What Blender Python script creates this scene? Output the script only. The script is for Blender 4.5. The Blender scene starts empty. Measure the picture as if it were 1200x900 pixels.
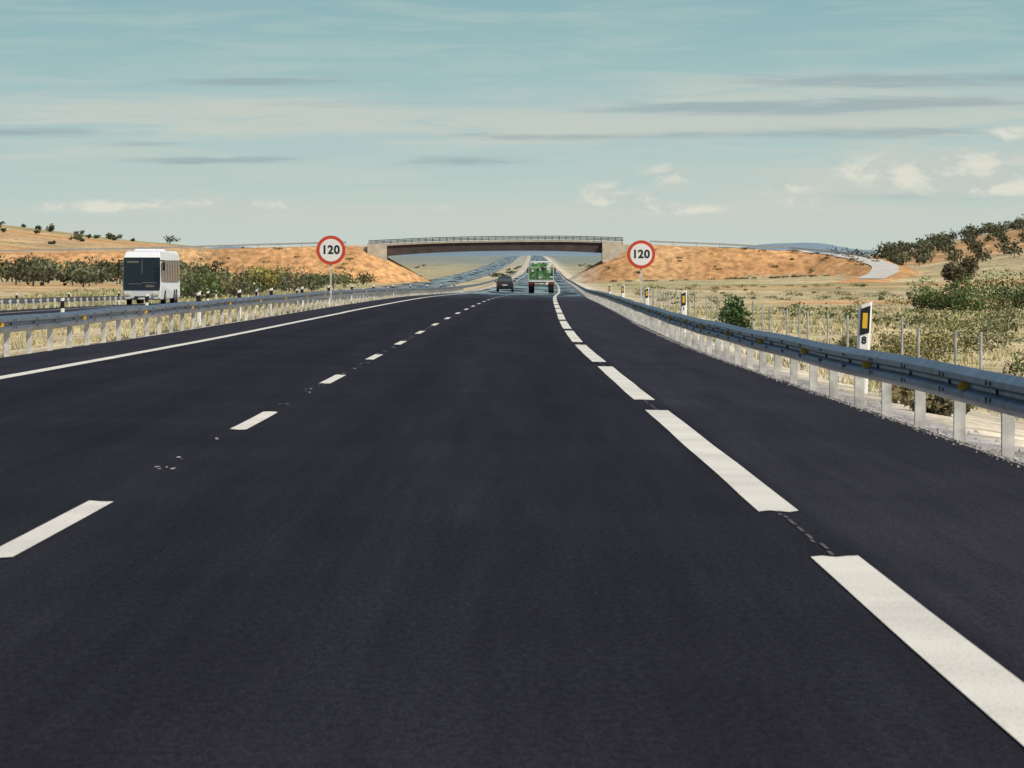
import bpy, math, random
import numpy as np
from mathutils import Vector
random.seed(4); rng=np.random.default_rng(7)
scene=bpy.context.scene
scene.view_settings.view_transform='Standard'; scene.view_settings.look='None'; scene.view_settings.exposure=0

# ------------------------------------------------------------------ materials
def lin(c):
    return tuple(((v/255)/12.92 if v/255<=0.04045 else (((v/255)+0.055)/1.055)**2.4) for v in c)
def new_mat(name):
    m=bpy.data.materials.new(name); m.use_nodes=True
    return m, m.node_tree, m.node_tree.nodes['Principled BSDF']
def simple(name,col,rough=0.7,metal=0.0,spec=0.3,var=0.15,scale=8.0,emit=None):
    m,nt,b=new_mat(name)
    tc=nt.nodes.new('ShaderNodeTexCoord'); n=nt.nodes.new('ShaderNodeTexNoise')
    n.inputs['Scale'].default_value=scale; n.inputs['Detail'].default_value=3
    nt.links.new(tc.outputs['Object'],n.inputs['Vector'])
    mr=nt.nodes.new('ShaderNodeMapRange'); mr.inputs['From Min'].default_value=.3; mr.inputs['From Max'].default_value=.7
    mr.inputs['To Min'].default_value=1-var; mr.inputs['To Max'].default_value=1+var
    nt.links.new(n.outputs['Fac'],mr.inputs['Value'])
    mx=nt.nodes.new('ShaderNodeVectorMath'); mx.operation='SCALE'; mx.inputs[0].default_value=col[:3]
    nt.links.new(mr.outputs['Result'],mx.inputs['Scale']); nt.links.new(mx.outputs[0],b.inputs['Base Color'])
    b.inputs['Roughness'].default_value=rough; b.inputs['Metallic'].default_value=metal
    b.inputs['Specular IOR Level'].default_value=spec
    return m
def foliage_mat(name):
    m,nt,b=new_mat(name)
    a=nt.nodes.new('ShaderNodeAttribute'); a.attribute_name='Col'
    nt.links.new(a.outputs['Color'],b.inputs['Base Color'])
    b.inputs['Roughness'].default_value=.7; b.inputs['Specular IOR Level'].default_value=.15
    return m

M_gal=simple('galvanised_beam',(.19,.215,.27),rough=.42,metal=.8,spec=.4,var=.3,scale=2.2)
M_post=simple('galvanised_post',(.50,.49,.45),rough=.6,metal=.1,spec=.3,var=.35,scale=5)
M_fence=simple('fence_post_metal',(.36,.37,.36),rough=.6,metal=.3,spec=.3,var=.3,scale=5)
M_bolt=simple('dark_bolt',(.07,.075,.09),rough=.5,metal=.6)
M_yel=simple('yellow_reflector',(.70,.42,.04),rough=.4)
M_white=simple('white_paint',(.74,.73,.70),rough=.5,var=.05)
M_black=simple('black_paint',(.014,.014,.018),rough=.5)
M_red=simple('red_paint',(.55,.06,.025),rough=.45,var=.05)
M_grey=simple('grey_back',(.3,.3,.3),rough=.5,metal=.5)
M_conc=simple('concrete',(.47,.42,.34),rough=.9,var=.18,scale=.8)
M_steel=simple('weathered_girder',(.062,.046,.046),rough=.75,var=.25,scale=.5)
M_rubber=simple('rubber',(.012,.012,.014),rough=.85)
M_glass=simple('dark_glass',(.012,.016,.02),rough=.08,spec=.6,var=.05)
M_glassb=simple('tinted_side_glass',(.15,.125,.105),rough=.2,spec=.5,var=.25,scale=1.2)
M_busw=simple('bus_white',(.72,.73,.74),rough=.35,spec=.5,var=.03)
M_carp=simple('car_paint',(.022,.026,.034),rough=.35,spec=.5,var=.05)
M_tail=simple('tail_light',(.34,.025,.02),rough=.3)
M_green=simple('green_tarp',(.10,.24,.07),rough=.6,var=.5,scale=1.8)
M_green2=simple('green_panel',(.045,.15,.05),rough=.5,var=.3,scale=2)
M_plate=simple('number_plate',(.6,.58,.45),rough=.5)
M_skin=simple('driver',(.12,.09,.08))

# ------------------------------------------------------------------ mesh helpers
def mk(name,verts,faces,mats,midx=None,parent=None,smooth=False,col=None,uv=None,loc=None,rotz=0):
    me=bpy.data.meshes.new(name)
    me.from_pydata([tuple(v) for v in verts],[],[tuple(f) for f in faces])
    for m in (mats if isinstance(mats,(list,tuple)) else [mats]): me.materials.append(m)
    if midx is not None: me.polygons.foreach_set('material_index',midx)
    if smooth: me.polygons.foreach_set('use_smooth',[True]*len(me.polygons))
    if col is not None:
        at=me.attributes.new('Col','FLOAT_COLOR','POINT')
        c=np.ones((len(verts),4),dtype=np.float32); c[:,:3]=col; at.data.foreach_set('color',c.ravel())
    if uv is not None:
        l=me.uv_layers.new(name='UVMap'); vi=np.zeros(len(me.loops),dtype=np.int32); me.loops.foreach_get('vertex_index',vi)
        l.data.foreach_set('uv',np.asarray(uv,dtype=np.float32)[vi].ravel())
    me.update()
    o=bpy.data.objects.new(name,me); scene.collection.objects.link(o)
    if parent: o.parent=parent
    if loc: o.location=loc
    o.rotation_euler[2]=rotz
    return o
def empty(name,loc=(0,0,0),rotz=0):
    o=bpy.data.objects.new(name,None); scene.collection.objects.link(o); o.location=loc; o.rotation_euler[2]=rotz
    o.empty_display_size=.3; return o
class MB:
    def __init__(s): s.v=[];s.f=[];s.m=[]
    def box(s,c,d,m=0,taper=(1,1),rz=0,shear=0):
        n=len(s.v); cx,cy,cz=c; dx,dy,dz=[q/2 for q in d]
        for k,(sx,sy) in ((-1,(1,1)),(1,taper)):
            for i,j in ((-1,-1),(1,-1),(1,1),(-1,1)):
                x=i*dx*sx; y=j*dy*sy+(shear if k>0 else 0)
                s.v.append((cx+x*math.cos(rz)-y*math.sin(rz),cy+x*math.sin(rz)+y*math.cos(rz),cz+k*dz))
        for q in ((0,3,2,1),(4,5,6,7),(0,1,5,4),(1,2,6,5),(2,3,7,6),(3,0,4,7)):
            s.f.append([n+i for i in q]); s.m.append(m)
    def cyl(s,c,r,h,axis='z',m=0,n=16,r2=None):
        b=len(s.v); r2=r if r2 is None else r2
        for k,rr in ((-.5,r),(.5,r2)):
            for i in range(n):
                a=2*math.pi*i/n; p,q=rr*math.cos(a),rr*math.sin(a); w=k*h
                d={'z':(p,q,w),'x':(w,p,q),'y':(p,w,q)}[axis]
                s.v.append((c[0]+d[0],c[1]+d[1],c[2]+d[2]))
        for i in range(n):
            j=(i+1)%n; s.f.append([b+i,b+j,b+n+j,b+n+i]); s.m.append(m)
        s.f.append([b+i for i in range(n)][::-1]); s.m.append(m)
        s.f.append([b+n+i for i in range(n)]); s.m.append(m)
    def prism(s,prof,m=0,mcap=None):
        b=len(s.v); n=len(prof)
        for sgn in (-1,1):
            for y,z,w in prof: s.v.append((sgn*w,y,z))
        for i in range(n):
            j=(i+1)%n; s.f.append([b+i,b+j,b+n+j,b+n+i]); s.m.append(m)
        s.f.append([b+i for i in range(n)][::-1]); s.m.append(m if mcap is None else mcap)
        s.f.append([b+n+i for i in range(n)]); s.m.append(m if mcap is None else mcap)
    def quad(s,p,m=0):
        b=len(s.v); s.v+=list(p); s.f.append(list(range(b,b+len(p)))); s.m.append(m)
    def make(s,name,mats,parent=None,bevel=0,**k):
        o=mk(name,s.v,s.f,mats,s.m,parent,**k)
        if bevel:
            md=o.modifiers.new('bevel','BEVEL'); md.width=bevel; md.segments=2; md.limit_method='ANGLE'; md.angle_limit=math.radians(35)
        return o

# ------------------------------------------------------------------ alignment
def hermite(xs,ys):
    xs=np.array(xs,float); ys=np.array(ys,float); m=np.zeros_like(ys)
    dl=np.diff(ys)/np.diff(xs)
    for i in range(1,len(xs)-1):
        h0=xs[i]-xs[i-1]; h1=xs[i+1]-xs[i]; m[i]=(dl[i-1]*h1+dl[i]*h0)/(h0+h1)
    m[0]=dl[0]; m[-1]=dl[-1]
    def f(x):
        x=np.asarray(x,float); i=np.clip(np.searchsorted(xs,x)-1,0,len(xs)-2)
        h=xs[i+1]-xs[i]; u=(x-xs[i])/h
        return (2*u**3-3*u**2+1)*ys[i]+(u**3-2*u**2+u)*h*m[i]+(-2*u**3+3*u**2)*ys[i+1]+(u**3-u**2)*h*m[i+1]
    return f
ZP=hermite([-40,0,40,60,90,120,176,252,330,440,600,800,1000,1400,2000,2700,3500,4200,6000,9000,16000],
           [-.85,-1.11,-1.38,-1.51,-1.69,-1.82,-2.03,-2.36,-2.83,-3.5,-4.15,-4.65,-5.0,-5.2,-4.6,-3.2,-1.3,.0,.3,.5,-5])
OFF=hermite([-40,0,60,90,120,176,252,330,440,600,1000,1400,2000,2700,4200,9000,16000],
            [-2.09,-2.1,-2.15,-2.16,-2.07,-1.72,-1.15,-.4,.95,2.6,5.4,8.5,12,15.5,22,32,40])
def cs(t): return np.where(t<0,-.025*t,-.015*t)
OPP_Z=-.6
T_L,T_R=-4.95,5.55      # asphalt edges of our carriageway
O_L,O_R=-26.4,-15.6     # asphalt edges of the opposite carriageway
spine_r=[(30,1003,2.5),(45,1003,1.9),(60,1002,1.1),(70,998,.2),(76,985,-.9),(78,960,-2.2),(75,930,-3.5),(70,900,-4.5),(64,860,-5.0)]
spine_l=[(-36,1003,2.3),(-55,1003,1.8),(-80,1003,1.0),(-120,1003,0.3),(-170,1010,-.5)]
def seg_h(X,D,sp,w=4.5,sl=1.75):
    best=np.full(X.shape,-1e3)
    for (x0,y0,z0),(x1,y1,z1) in zip(sp[:-1],sp[1:]):
        L2=(x1-x0)**2+(y1-y0)**2
        u=np.clip(((X-x0)*(x1-x0)+(D-y0)*(y1-y0))/L2,0,1)
        dist=np.hypot(X-(x0+u*(x1-x0)),D-(y0+u*(y1-y0)))
        best=np.maximum(best,z0+u*(z1-z0)-np.maximum(0,dist-w)/sl)
    return best
def sstep(a,b,x):
    u=np.clip((x-a)/(b-a),0,1); return u*u*(3-2*u)
def wav(X,D,sc,seed=0):
    r=np.random.default_rng(seed); s=0
    for i in range(7):
        a=r.uniform(0,math.pi); k=sc*r.uniform(.5,2.2); s=s+np.sin(k*(X*math.cos(a)+D*math.sin(a))+r.uniform(0,6.28))/7
    return s
def ground(X,D):
    X=np.asarray(X,float); D=np.asarray(D,float); X,D=np.broadcast_arrays(X,D)
    t=X-OFF(D); far=sstep(450,900,D)
    g=np.interp(t,[-60,-36,-29,-27,O_L,O_R,-14,-10,-7.2,-5.6,T_L,0,T_R,5.75,6.1,7.2,10,14,30],
        [-1.2,-1.2,-.85,-.7,OPP_Z-.05,OPP_Z-.05,-.62,-.5,-.24,.0,.124-.04,-.05,-.083-.05,-.16,-.3,-.42,-.9,-1.2,-1.2])
    wide=np.maximum(sstep(30,45,-t),sstep(7.5,20,t))
    g=g+wide*far*.7
    z=ZP(D)+g
    med=sstep(7.5,9,-t)*sstep(-14.8,-12.5,t)
    z=z+wide*(wav(X,D,.25,3)*.12+wav(X,D,.05,5)*.35)+med*wav(X,D,.6,9)*.07
    wd=np.maximum(sstep(32,60,-t),sstep(14,45,t))
    z=z+wd*( 9.5*np.exp(-((X+190)/46)**2*.5-((D-1450)/260)**2*.5)
            +4.6*sstep(-55,-110,X)*np.exp(-((D-1350)/230)**2*.5)
            +3.6*sstep(-25,-70,X)*np.exp(-((D-1500)/230)**2*.5)
            +12.5*np.exp(-((X-152)/32)**2*.5-((D-1150)/150)**2*.5)
            +3.0*np.exp(-((X-108)/40)**2*.5-((D-1200)/170)**2*.5)
            +2.5*sstep(30,90,X)*np.exp(-((D-1700)/300)**2*.5))
    e=np.maximum(seg_h(X,D,spine_r),seg_h(X,D,spine_l)+0)
    rough=wav(X,D,.9,21)*.25*sstep(14,25,np.abs(t+8))
    z=np.maximum(z,np.where(e>-50,e+rough*(e<2.0)*0.6,e))
    return z
def gz(x,d): return float(ground(np.array([x]),np.array([d]))[0])

rows=list(np.arange(-20,60,3.0))+list(np.arange(60,300,4.0))
d=300.
while d<16000:
    if 840<=d<1045: d+=3
    else: d*=1.014
    rows.append(d)
rows=np.array(sorted(set(rows)))
cols=set(np.round(np.concatenate([np.arange(-26.4,-15,1.2),np.arange(-15,-5,.7),[T_L,T_R,O_L,O_R,-5.6,-3,0,3,5.75,6.1,6.6,7.2],np.arange(8,15,1.),
     np.arange(-30,-26.5,1.),np.arange(-130,-30,2.5),np.arange(15,130,2.5)]),3))
x=130.
while x<9000: cols.add(x); cols.add(-x); x=x*1.06
cols=np.array(sorted(cols))
T,D=np.meshgrid(cols,rows); X=T+OFF(D); Z=ground(X,D)
V=np.stack([X,D,Z],-1).reshape(-1,3)
nr,nc=D.shape
idx=np.arange(nr*nc).reshape(nr,nc)
F=np.stack([idx[:-1,:-1],idx[:-1,1:],idx[1:,1:],idx[1:,:-1]],-1).reshape(-1,4)
straw=np.array([.53,.43,.26]); straw2=np.array([.42,.36,.21]); sand=np.array([.60,.53,.42]); ochre=np.array([.50,.275,.125]); olive_c=np.array([.20,.20,.10]); grav=np.array([.25,.24,.235])
C=np.zeros(T.shape+(3,)); n1=(wav(X,D,.02,31)+1)/2; n2=(wav(X,D*.35,.12,33)+1)/2
C[:]=straw; 
def mixc(m,c):
    global C
    m=np.clip(m,0,1)[...,None]; C=C*(1-m)+np.asarray(c)*m
mixc(n2*.7,straw2)
mixc(sstep(.5,.75,n1)*.5*sstep(60,200,D),olive_c*1.5)
mixc(sstep(.5,.72,(wav(X*.3,D,.05,47)+1)/2)*.5*sstep(150,260,D)*sstep(14,25,T),olive_c*1.3)
mixc(sstep(.5,.75,(wav(X*.4,D,.03,41)+1)/2)*sstep(200,350,D)*sstep(-38,-50,T)*.9,ochre*1.1)
mixc(sstep(.6,.75,(wav(X*.4,D,.035,43)+1)/2)*sstep(160,260,D)*sstep(20,30,T)*.7,ochre*1.1)
mixc(sstep(1050,1150,D)*sstep(2600,1500,D)*np.clip(sstep(-30,-60,X)+sstep(30,60,X),0,1)*(.2+.5*n2),ochre*1.1)
mixc(sstep(1150,1400,D)*sstep(.5,.7,(wav(X*.3,D,.03,57)+1)/2)*.6,olive_c*1.4)
mixc(sstep(1060,1500,D)*sstep(150,60,np.abs(X))*.45,[.27,.27,.18])
mixc(sstep(1600,3200,D)*.85,[.20,.25,.25])  # distance haze painted into the ground colour
mixc(sstep(4000,8000,D)*.9,[.17,.25,.31])  # bluer haze tint painted on the farthest ground
E=np.maximum(seg_h(X,D,spine_r),seg_h(X,D,spine_l)); emb=(E>Z-.35)&(D<1100)&(D>820)
mixc(emb*(.95),ochre*(1.05)); mixc(emb*sstep(.5,.85,n2)*.3,straw)
mixc(((T>-15.6)&(T<-4.9))*.35,sand)
mixc(((T>=T_R)&(T<6.7))*1.,grav*1.25); mixc(((T>=6.7)&(T<9.2))*.9,sand); mixc(sstep(16,8,T)*(T>=8)*.6,sand)
mixc(((T<=T_L)&(T>-7.6))*.8,sand)
def ground_material():
    m,nt,b=new_mat('ground_soil_and_dry_grass')
    a=nt.nodes.new('ShaderNodeAttribute'); a.attribute_name='Col'
    tc=nt.nodes.new('ShaderNodeTexCoord')
    prev=a.outputs['Color']
    for sc,lo,hi,dt in ((.06,.75,1.22,2),(.7,.62,1.35,4),(7,.6,1.35,3)):
        n=nt.nodes.new('ShaderNodeTexNoise'); n.inputs['Scale'].default_value=sc; n.inputs['Detail'].default_value=dt
        nt.links.new(tc.outputs['Object'],n.inputs['Vector'])
        r=nt.nodes.new('ShaderNodeMapRange'); r.inputs['From Min'].default_value=.32; r.inputs['From Max'].default_value=.68
        r.inputs['To Min'].default_value=lo; r.inputs['To Max'].default_value=hi
        nt.links.new(n.outputs['Fac'],r.inputs['Value'])
        v=nt.nodes.new('ShaderNodeVectorMath'); v.operation='SCALE'
        nt.links.new(prev,v.inputs[0]); nt.links.new(r.outputs['Result'],v.inputs['Scale']); prev=v.outputs[0]
    nt.links.new(prev,b.inputs['Base Color']); b.inputs['Roughness'].default_value=1; b.inputs['Specular IOR Level'].default_value=.05
    n=nt.nodes.new('ShaderNodeTexNoise'); n.inputs['Scale'].default_value=9; n.inputs['Detail'].default_value=3
    nt.links.new(tc.outputs['Object'],n.inputs['Vector'])
    bp=nt.nodes.new('ShaderNodeBump'); bp.inputs['Strength'].default_value=.8; bp.inputs['Distance'].default_value=.06
    nt.links.new(n.outputs['Fac'],bp.inputs['Height']); nt.links.new(bp.outputs[0],b.inputs['Normal'])
    return m
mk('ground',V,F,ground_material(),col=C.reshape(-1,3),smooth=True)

# ------------------------------------------------------------------ asphalt
def asphalt(name,seed=0):
    m,nt,b=new_mat(name); L=nt.links.new
    uv=nt.nodes.new('ShaderNodeUVMap'); sep=nt.nodes.new('ShaderNodeSeparateXYZ'); L(uv.outputs[0],sep.inputs[0])
    def noise(scale,vec=None,detail=4,rough=.6):
        n=nt.nodes.new('ShaderNodeTexNoise'); n.inputs['Scale'].default_value=scale; n.inputs['Detail'].default_value=detail; n.inputs['Roughness'].default_value=rough
        L(vec if vec else uv.outputs[0],n.inputs['Vector']); return n.outputs['Fac']
    def mr(v,a,bb,c,d,cl=True):
        r=nt.nodes.new('ShaderNodeMapRange'); r.clamp=cl
        for k,q in zip(('From Min','From Max','To Min','To Max'),(a,bb,c,d)): r.inputs[k].default_value=q
        L(v,r.inputs['Value']); return r.outputs['Result']
    def ma(op,a,bb=None):
        r=nt.nodes.new('ShaderNodeMath'); r.operation=op
        for i,q in enumerate((a,bb)):
            if q is None: continue
            if isinstance(q,(int,float)): r.inputs[i].default_value=q
            else: L(q,r.inputs[i])
        return r.outputs[0]
    def mapped(sx,sy):
        mp=nt.nodes.new('ShaderNodeMapping'); mp.inputs['Scale'].default_value=(sx,sy,1); L(uv.outputs[0],mp.inputs['Vector']); return mp.outputs[0]
    streak=noise(2.2,mapped(1,.03),4); streak2=noise(9,mapped(1,.02),2)
    grain=noise(38,mapped(1,.24),3,.8); grain2=noise(120,mapped(1,.35),1,.7); patch=noise(.25,None,3)
    f=mr(streak,.3,.7,.82,1.2)
    f=ma('MULTIPLY',f,mr(streak2,.3,.7,.9,1.11))
    f=ma('MULTIPLY',f,mr(grain,.28,.74,.55,1.6,False))
    f=ma('MULTIPLY',f,mr(grain2,.3,.7,.55,1.55))
    f=ma('MULTIPLY',f,mr(patch,.3,.7,.88,1.14))
    t=sep.outputs['X']
    for c in (-2.55,-.95,.95,2.55):
        g=ma('POWER',ma('DIVIDE',ma('SUBTRACT',t,c),.42),2.0)
        g=ma('MULTIPLY',ma('POWER',2.718,ma('MULTIPLY',g,-1.0)),-.16)
        f=ma('MULTIPLY',f,ma('ADD',g,1.0))
    f=ma('MULTIPLY',f,mr(t,3.62,3.72,1.0,1.35))
    f=ma('MULTIPLY',f,mr(t,-3.75,-3.6,1.3,1.0))
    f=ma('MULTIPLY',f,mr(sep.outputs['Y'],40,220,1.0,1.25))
    vo=nt.nodes.new('ShaderNodeTexVoronoi'); vo.inputs['Scale'].default_value=14; L(uv.outputs[0],vo.inputs['Vector'])
    sp=mr(vo.outputs['Distance'],.05,.12,1.0,0.0)
    sel=nt.nodes.new('ShaderNodeSeparateColor'); L(vo.outputs['Color'],sel.inputs[0])
    sp=ma('MULTIPLY',sp,mr(sel.outputs[0],.90,.92,0,1))
    f=ma('ADD',f,ma('MULTIPLY',sp,3.0))
    v=nt.nodes.new('ShaderNodeVectorMath'); v.operation='SCALE'; v.inputs[0].default_value=(.0162,.0154,.0208); L(f,v.inputs['Scale'])
    L(v.outputs[0],b.inputs['Base Color'])
    dd=sep.outputs['Y']
    band=noise(1.0,mapped(.35,.035),3)
    pol=ma('MULTIPLY',mr(dd,240,380,0,1),mr(band,.38,.52,0,1))
    L(mr(pol,0,1,.9,.12),b.inputs['Roughness'])
    L(mr(pol,0,1,.04,.6),b.inputs['Specular IOR Level'])
    return m
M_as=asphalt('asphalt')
def strip(name,tl,zrel,mat,d0=-20,d1=9000,parent=None,dst=None):
    ds=rows[(rows>=d0)&(rows<=d1)] if dst is None else dst
    tl=np.array(tl,float); v=[];uv=[]
    for dd in ds:
        o=float(OFF(dd)); z=float(ZP(dd))
        for t in tl: v.append((o+t,dd,z+float(zrel(t)))); uv.append((t,dd))
    n=len(tl); f=[(i*n+j,i*n+j+1,(i+1)*n+j+1,(i+1)*n+j) for i in range(len(ds)-1) for j in range(n-1)]
    return mk(name,v,f,mat,parent=parent,uv=uv,smooth=True)
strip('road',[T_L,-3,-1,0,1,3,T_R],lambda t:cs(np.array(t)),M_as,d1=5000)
strip('road',[O_L,-24,-21,-18,O_R],lambda t:OPP_Z,M_as,d1=5000)

def paint(name):
    m,nt,b=new_mat(name); L=nt.links.new
    tc=nt.nodes.new('ShaderNodeTexCoord')
    mp=nt.nodes.new('ShaderNodeMapping'); mp.inputs['Scale'].default_value=(1,.3,1); L(tc.outputs['Object'],mp.inputs['Vector'])
    n=nt.nodes.new('ShaderNodeTexNoise'); n.inputs['Scale'].default_value=90; n.inputs['Detail'].default_value=3; n.inputs['Roughness'].default_value=.75
    L(mp.outputs[0],n.inputs['Vector'])
    n2=nt.nodes.new('ShaderNodeTexNoise'); n2.inputs['Scale'].default_value=.9; n2.inputs['Detail'].default_value=3; L(tc.outputs['Object'],n2.inputs['Vector'])
    r=nt.nodes.new('ShaderNodeValToRGB'); r.color_ramp.elements[0].position=.25; r.color_ramp.elements[0].color=(.42,.41,.38,1)
    r.color_ramp.elements[1].position=.50; r.color_ramp.elements[1].color=(.66,.64,.575,1)
    L(n.outputs['Fac'],r.inputs[0])
    mr=nt.nodes.new('ShaderNodeMapRange'); mr.inputs['From Min'].default_value=.3; mr.inputs['From Max'].default_value=.7; mr.inputs['To Min'].default_value=.86; mr.inputs['To Max'].default_value=1.08; L(n2.outputs['Fac'],mr.inputs['Value'])
    v=nt.nodes.new('ShaderNodeVectorMath'); v.operation='SCALE'; L(r.outputs[0],v.inputs[0]); L(mr.outputs[0],v.inputs['Scale'])
    L(v.outputs[0],b.inputs['Base Color']); b.inputs['Roughness'].default_value=.7; b.inputs['Specular IOR Level'].default_value=.15
    return m
M_line=paint('road_marking_paint')
def lines(name,specs):
    v=[];f=[]
    for tc,w,da,db,zr in specs:
        n=max(1,int((db-da)/1.5)) if da<400 else max(1,int((db-da)/8)); ds=np.linspace(da,db,n+1); b=len(v)
        ns=4 if (db-da)<30 and da<80 else 1
        for k,dd in enumerate(ds):
            lift=.006 if dd<150 else (.012 if dd<500 else .03)
            jit=0.003*math.sin(dd*.7)
            for s in range(ns+1):
                t=tc+(s/ns-.5)*w+jit+random.uniform(-.0015,.0015); v.append((float(OFF(dd))+t,dd+(random.uniform(-.09,.09) if k in (0,n) and ns>1 else 0),float(ZP(dd))+float(zr(t))+lift))
        q=ns+1
        for k in range(n):
            for s in range(ns): f.append((b+q*k+s,b+q*k+s+1,b+q*(k+1)+s+1,b+q*(k+1)+s))
    return mk(name,v,f,M_line)
zr_o=lambda t: float(cs(np.array(t))); zr_p=lambda t: OPP_Z
sp=[]
k=0
while 18.8+17*k-17<1500: sp.append((0,.13,max(2,1.8+17*k),6.8+17*k,zr_o)); k+=1
lines('road_marking',sp)
sp=[];k=-1
while 23.8+23.5*k<1500: sp.append((3.5,.215,max(2,23.8+23.5*k),43.3+23.5*k,zr_o)); k+=1
lines('road_marking',sp)
lines('road_marking',[(-3.58,.17,2,400,zr_o),(-3.58,.17,400,2500,zr_o)])
lines('road_marking',[(-16.6,.17,60,3000,zr_p),(-24.0,.17,60,3000,zr_p)]+[(-20.2,.13,60+17*i,65+17*i,zr_p) for i in range(80)])
v=[];f=[]
for k in range(14):
    for j in range(7):
        if random.random()<.3: continue
        dd=23.8+17*k+1.2+j*1.65+random.uniform(-.3,.3); t=random.uniform(-.05,.05)
        for q in range(4):
            a=random.uniform(.005,.018); bl=random.uniform(.02,.11); tt=t+random.gauss(0,.03); d2=dd+random.gauss(0,.16)
            b=len(v); n=7
            for i in range(n):
                an=6.283*i/n; rr=random.uniform(.35,1.3)
                v.append((float(OFF(d2))+tt+a*rr*math.cos(an),d2+bl*rr*math.sin(an),float(ZP(d2))+zr_o(tt)+.006))
            f.append(list(range(b,b+n)))
mk('paint_drips',v,f,simple('faded_drips',(.38,.37,.34),rough=.8,var=.4,scale=9))
M_pre=simple('worn_premarking',(.085,.08,.078),rough=.9,var=.6,scale=20)
v=[];f=[]
for k in range(-1,8):
    dd=43.4+23.5*k; end=dd+3.9
    while dd<end:
        a1=dd+random.uniform(.15,.6); b=len(v); o1=random.uniform(-.015,.015)
        for q in (dd,a1):
            for s in (-.009,.009): v.append((float(OFF(q))+3.5+s+o1,q,float(ZP(q))+zr_o(3.5)+.005))
        f.append((b,b+1,b+3,b+2)); dd=a1+random.uniform(.03,.25)
mk('worn_line',v,f,M_pre)
v=[];f=[]
for i in range(9000):
    dd=28+ (random.random()**1.3)*110; t=5.5+abs(random.gauss(0,.45))+random.uniform(-.05,.1)
    if t>7: continue
    x=float(OFF(dd))+t; z=float(ZP(dd))+np.interp(t,[5.55,5.75,6.1,7.2],[-.1,-.16,-.3,-.42]); r=random.uniform(.012,.04)
    b=len(v)
    for (a,bb,c) in ((1,0,0),(-.5,.87,0),(-.5,-.87,0),(random.uniform(-.2,.2),random.uniform(-.2,.2),1)):
        v.append((x+a*r*random.uniform(.6,1.3),dd+bb*r*random.uniform(.6,1.3),z+c*r-.005))
    f+= [(b,b+1,b+3),(b+1,b+2,b+3),(b+2,b,b+3)]
mk('gravel',v,f,simple('gravel_stone',(.25,.24,.23),rough=.95,var=.5,scale=12))

# ------------------------------------------------------------------ guardrails
PROF=[(.0,0),(.02,.012),(.08,.06),(.08,.105),(.0,.145),(.0,.175),(.08,.215),(.08,.26),(.02,.308),(0,.32)]
def guardrail(name,t0,side,d0,d1,ztop,post_h=.75,refl=None,dpost=4.0,start=0):
    root=empty(name,(float(OFF(d0))+t0,d0,float(ZP(d0))+ztop))
    ox,oy,oz=root.location
    v=[];f=[]; ds=np.arange(d0,d1,4.0); n=len(PROF)
    for dd in ds:
        jz=.006*math.sin(dd*1.7)+.008*math.sin(dd*.31)
        for px,pz in PROF: v.append((float(OFF(dd))+t0-side*(px+.06)-ox,dd-oy,float(ZP(dd))+ztop-.32+pz+jz-oz))
    for i in range(len(ds)-1):
        for j in range(n-1): f.append((i*n+j,i*n+j+1,(i+1)*n+j+1,(i+1)*n+j))
    mk('beam',v,f,M_gal,parent=root)
    p=MB(); b=MB(); d_=d0+start
    while d_<min(d1,520):
        x=float(OFF(d_))+t0-ox; z=float(ZP(d_))+ztop-oz; y=d_-oy; jx=random.uniform(-.012,.012)
        H=post_h+.15; zc=z-.05-H/2
        p.box((x+side*.03+jx,y,zc),(.10,.006,H),0)
        p.box((x+side*.08+jx,y+.03,zc),(.006,.06,H),0)
        p.box((x-side*.02+jx,y+.03,zc),(.006,.06,H),0)
        p.box((x-side*.035,y-.0,z-.16),(.05,.12,.14),0)
        if d_<160:
            for dy in (-.16,.16):
                for hz in (.10,.235): b.cyl((x-side*.142,y+dy,z-.32+hz),.018,.02,'x',0,8)
            b.cyl((x-side*.068,y,z-.16),.024,.03,'x',0,8)
            b.box((x-side*.143,y+.19,z-.32+.238),(.005,.012,.045),0); b.box((x-side*.143,y+.19,z-.32+.083),(.005,.012,.045),0)
        d_+=dpost
    p.make('posts',[M_post],parent=root)
    b.make('bolts',[M_bolt],parent=root)
    if refl:
        r=MB()
        d_=refl[0]
        while d_<min(d1,330):
            x=float(OFF(d_))+t0-ox-side*.10; z=float(ZP(d_))+ztop-oz-.16; y=d_-oy
            bb=len(r.v)
            for yy in (0,.012):
                for (px,pz) in ((.04,-.055),(-.05,-.03),(-.05,.03),(.04,.055)): r.v.append((x+side*px,y+yy,z+pz))
            for q in ((0,1,2,3),(7,6,5,4),(0,4,5,1),(1,5,6,2),(2,6,7,3),(3,7,4,0)): r.f.append([bb+i for i in q]); r.m.append(0)
            d_+=refl[1]
        r.make('reflectors',[M_yel],parent=root)
    return root
guardrail('guardrail',6.12,1,14.0,1500,.42,post_h=.72,refl=(39.6,10.7),start=3.2)
guardrail('guardrail',-7.25,-1,40.0,1500,.56,post_h=.76,refl=(84,16),start=2)
guardrail('guardrail',-28.2,1,180.0,345,-.02,post_h=.72)

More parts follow.
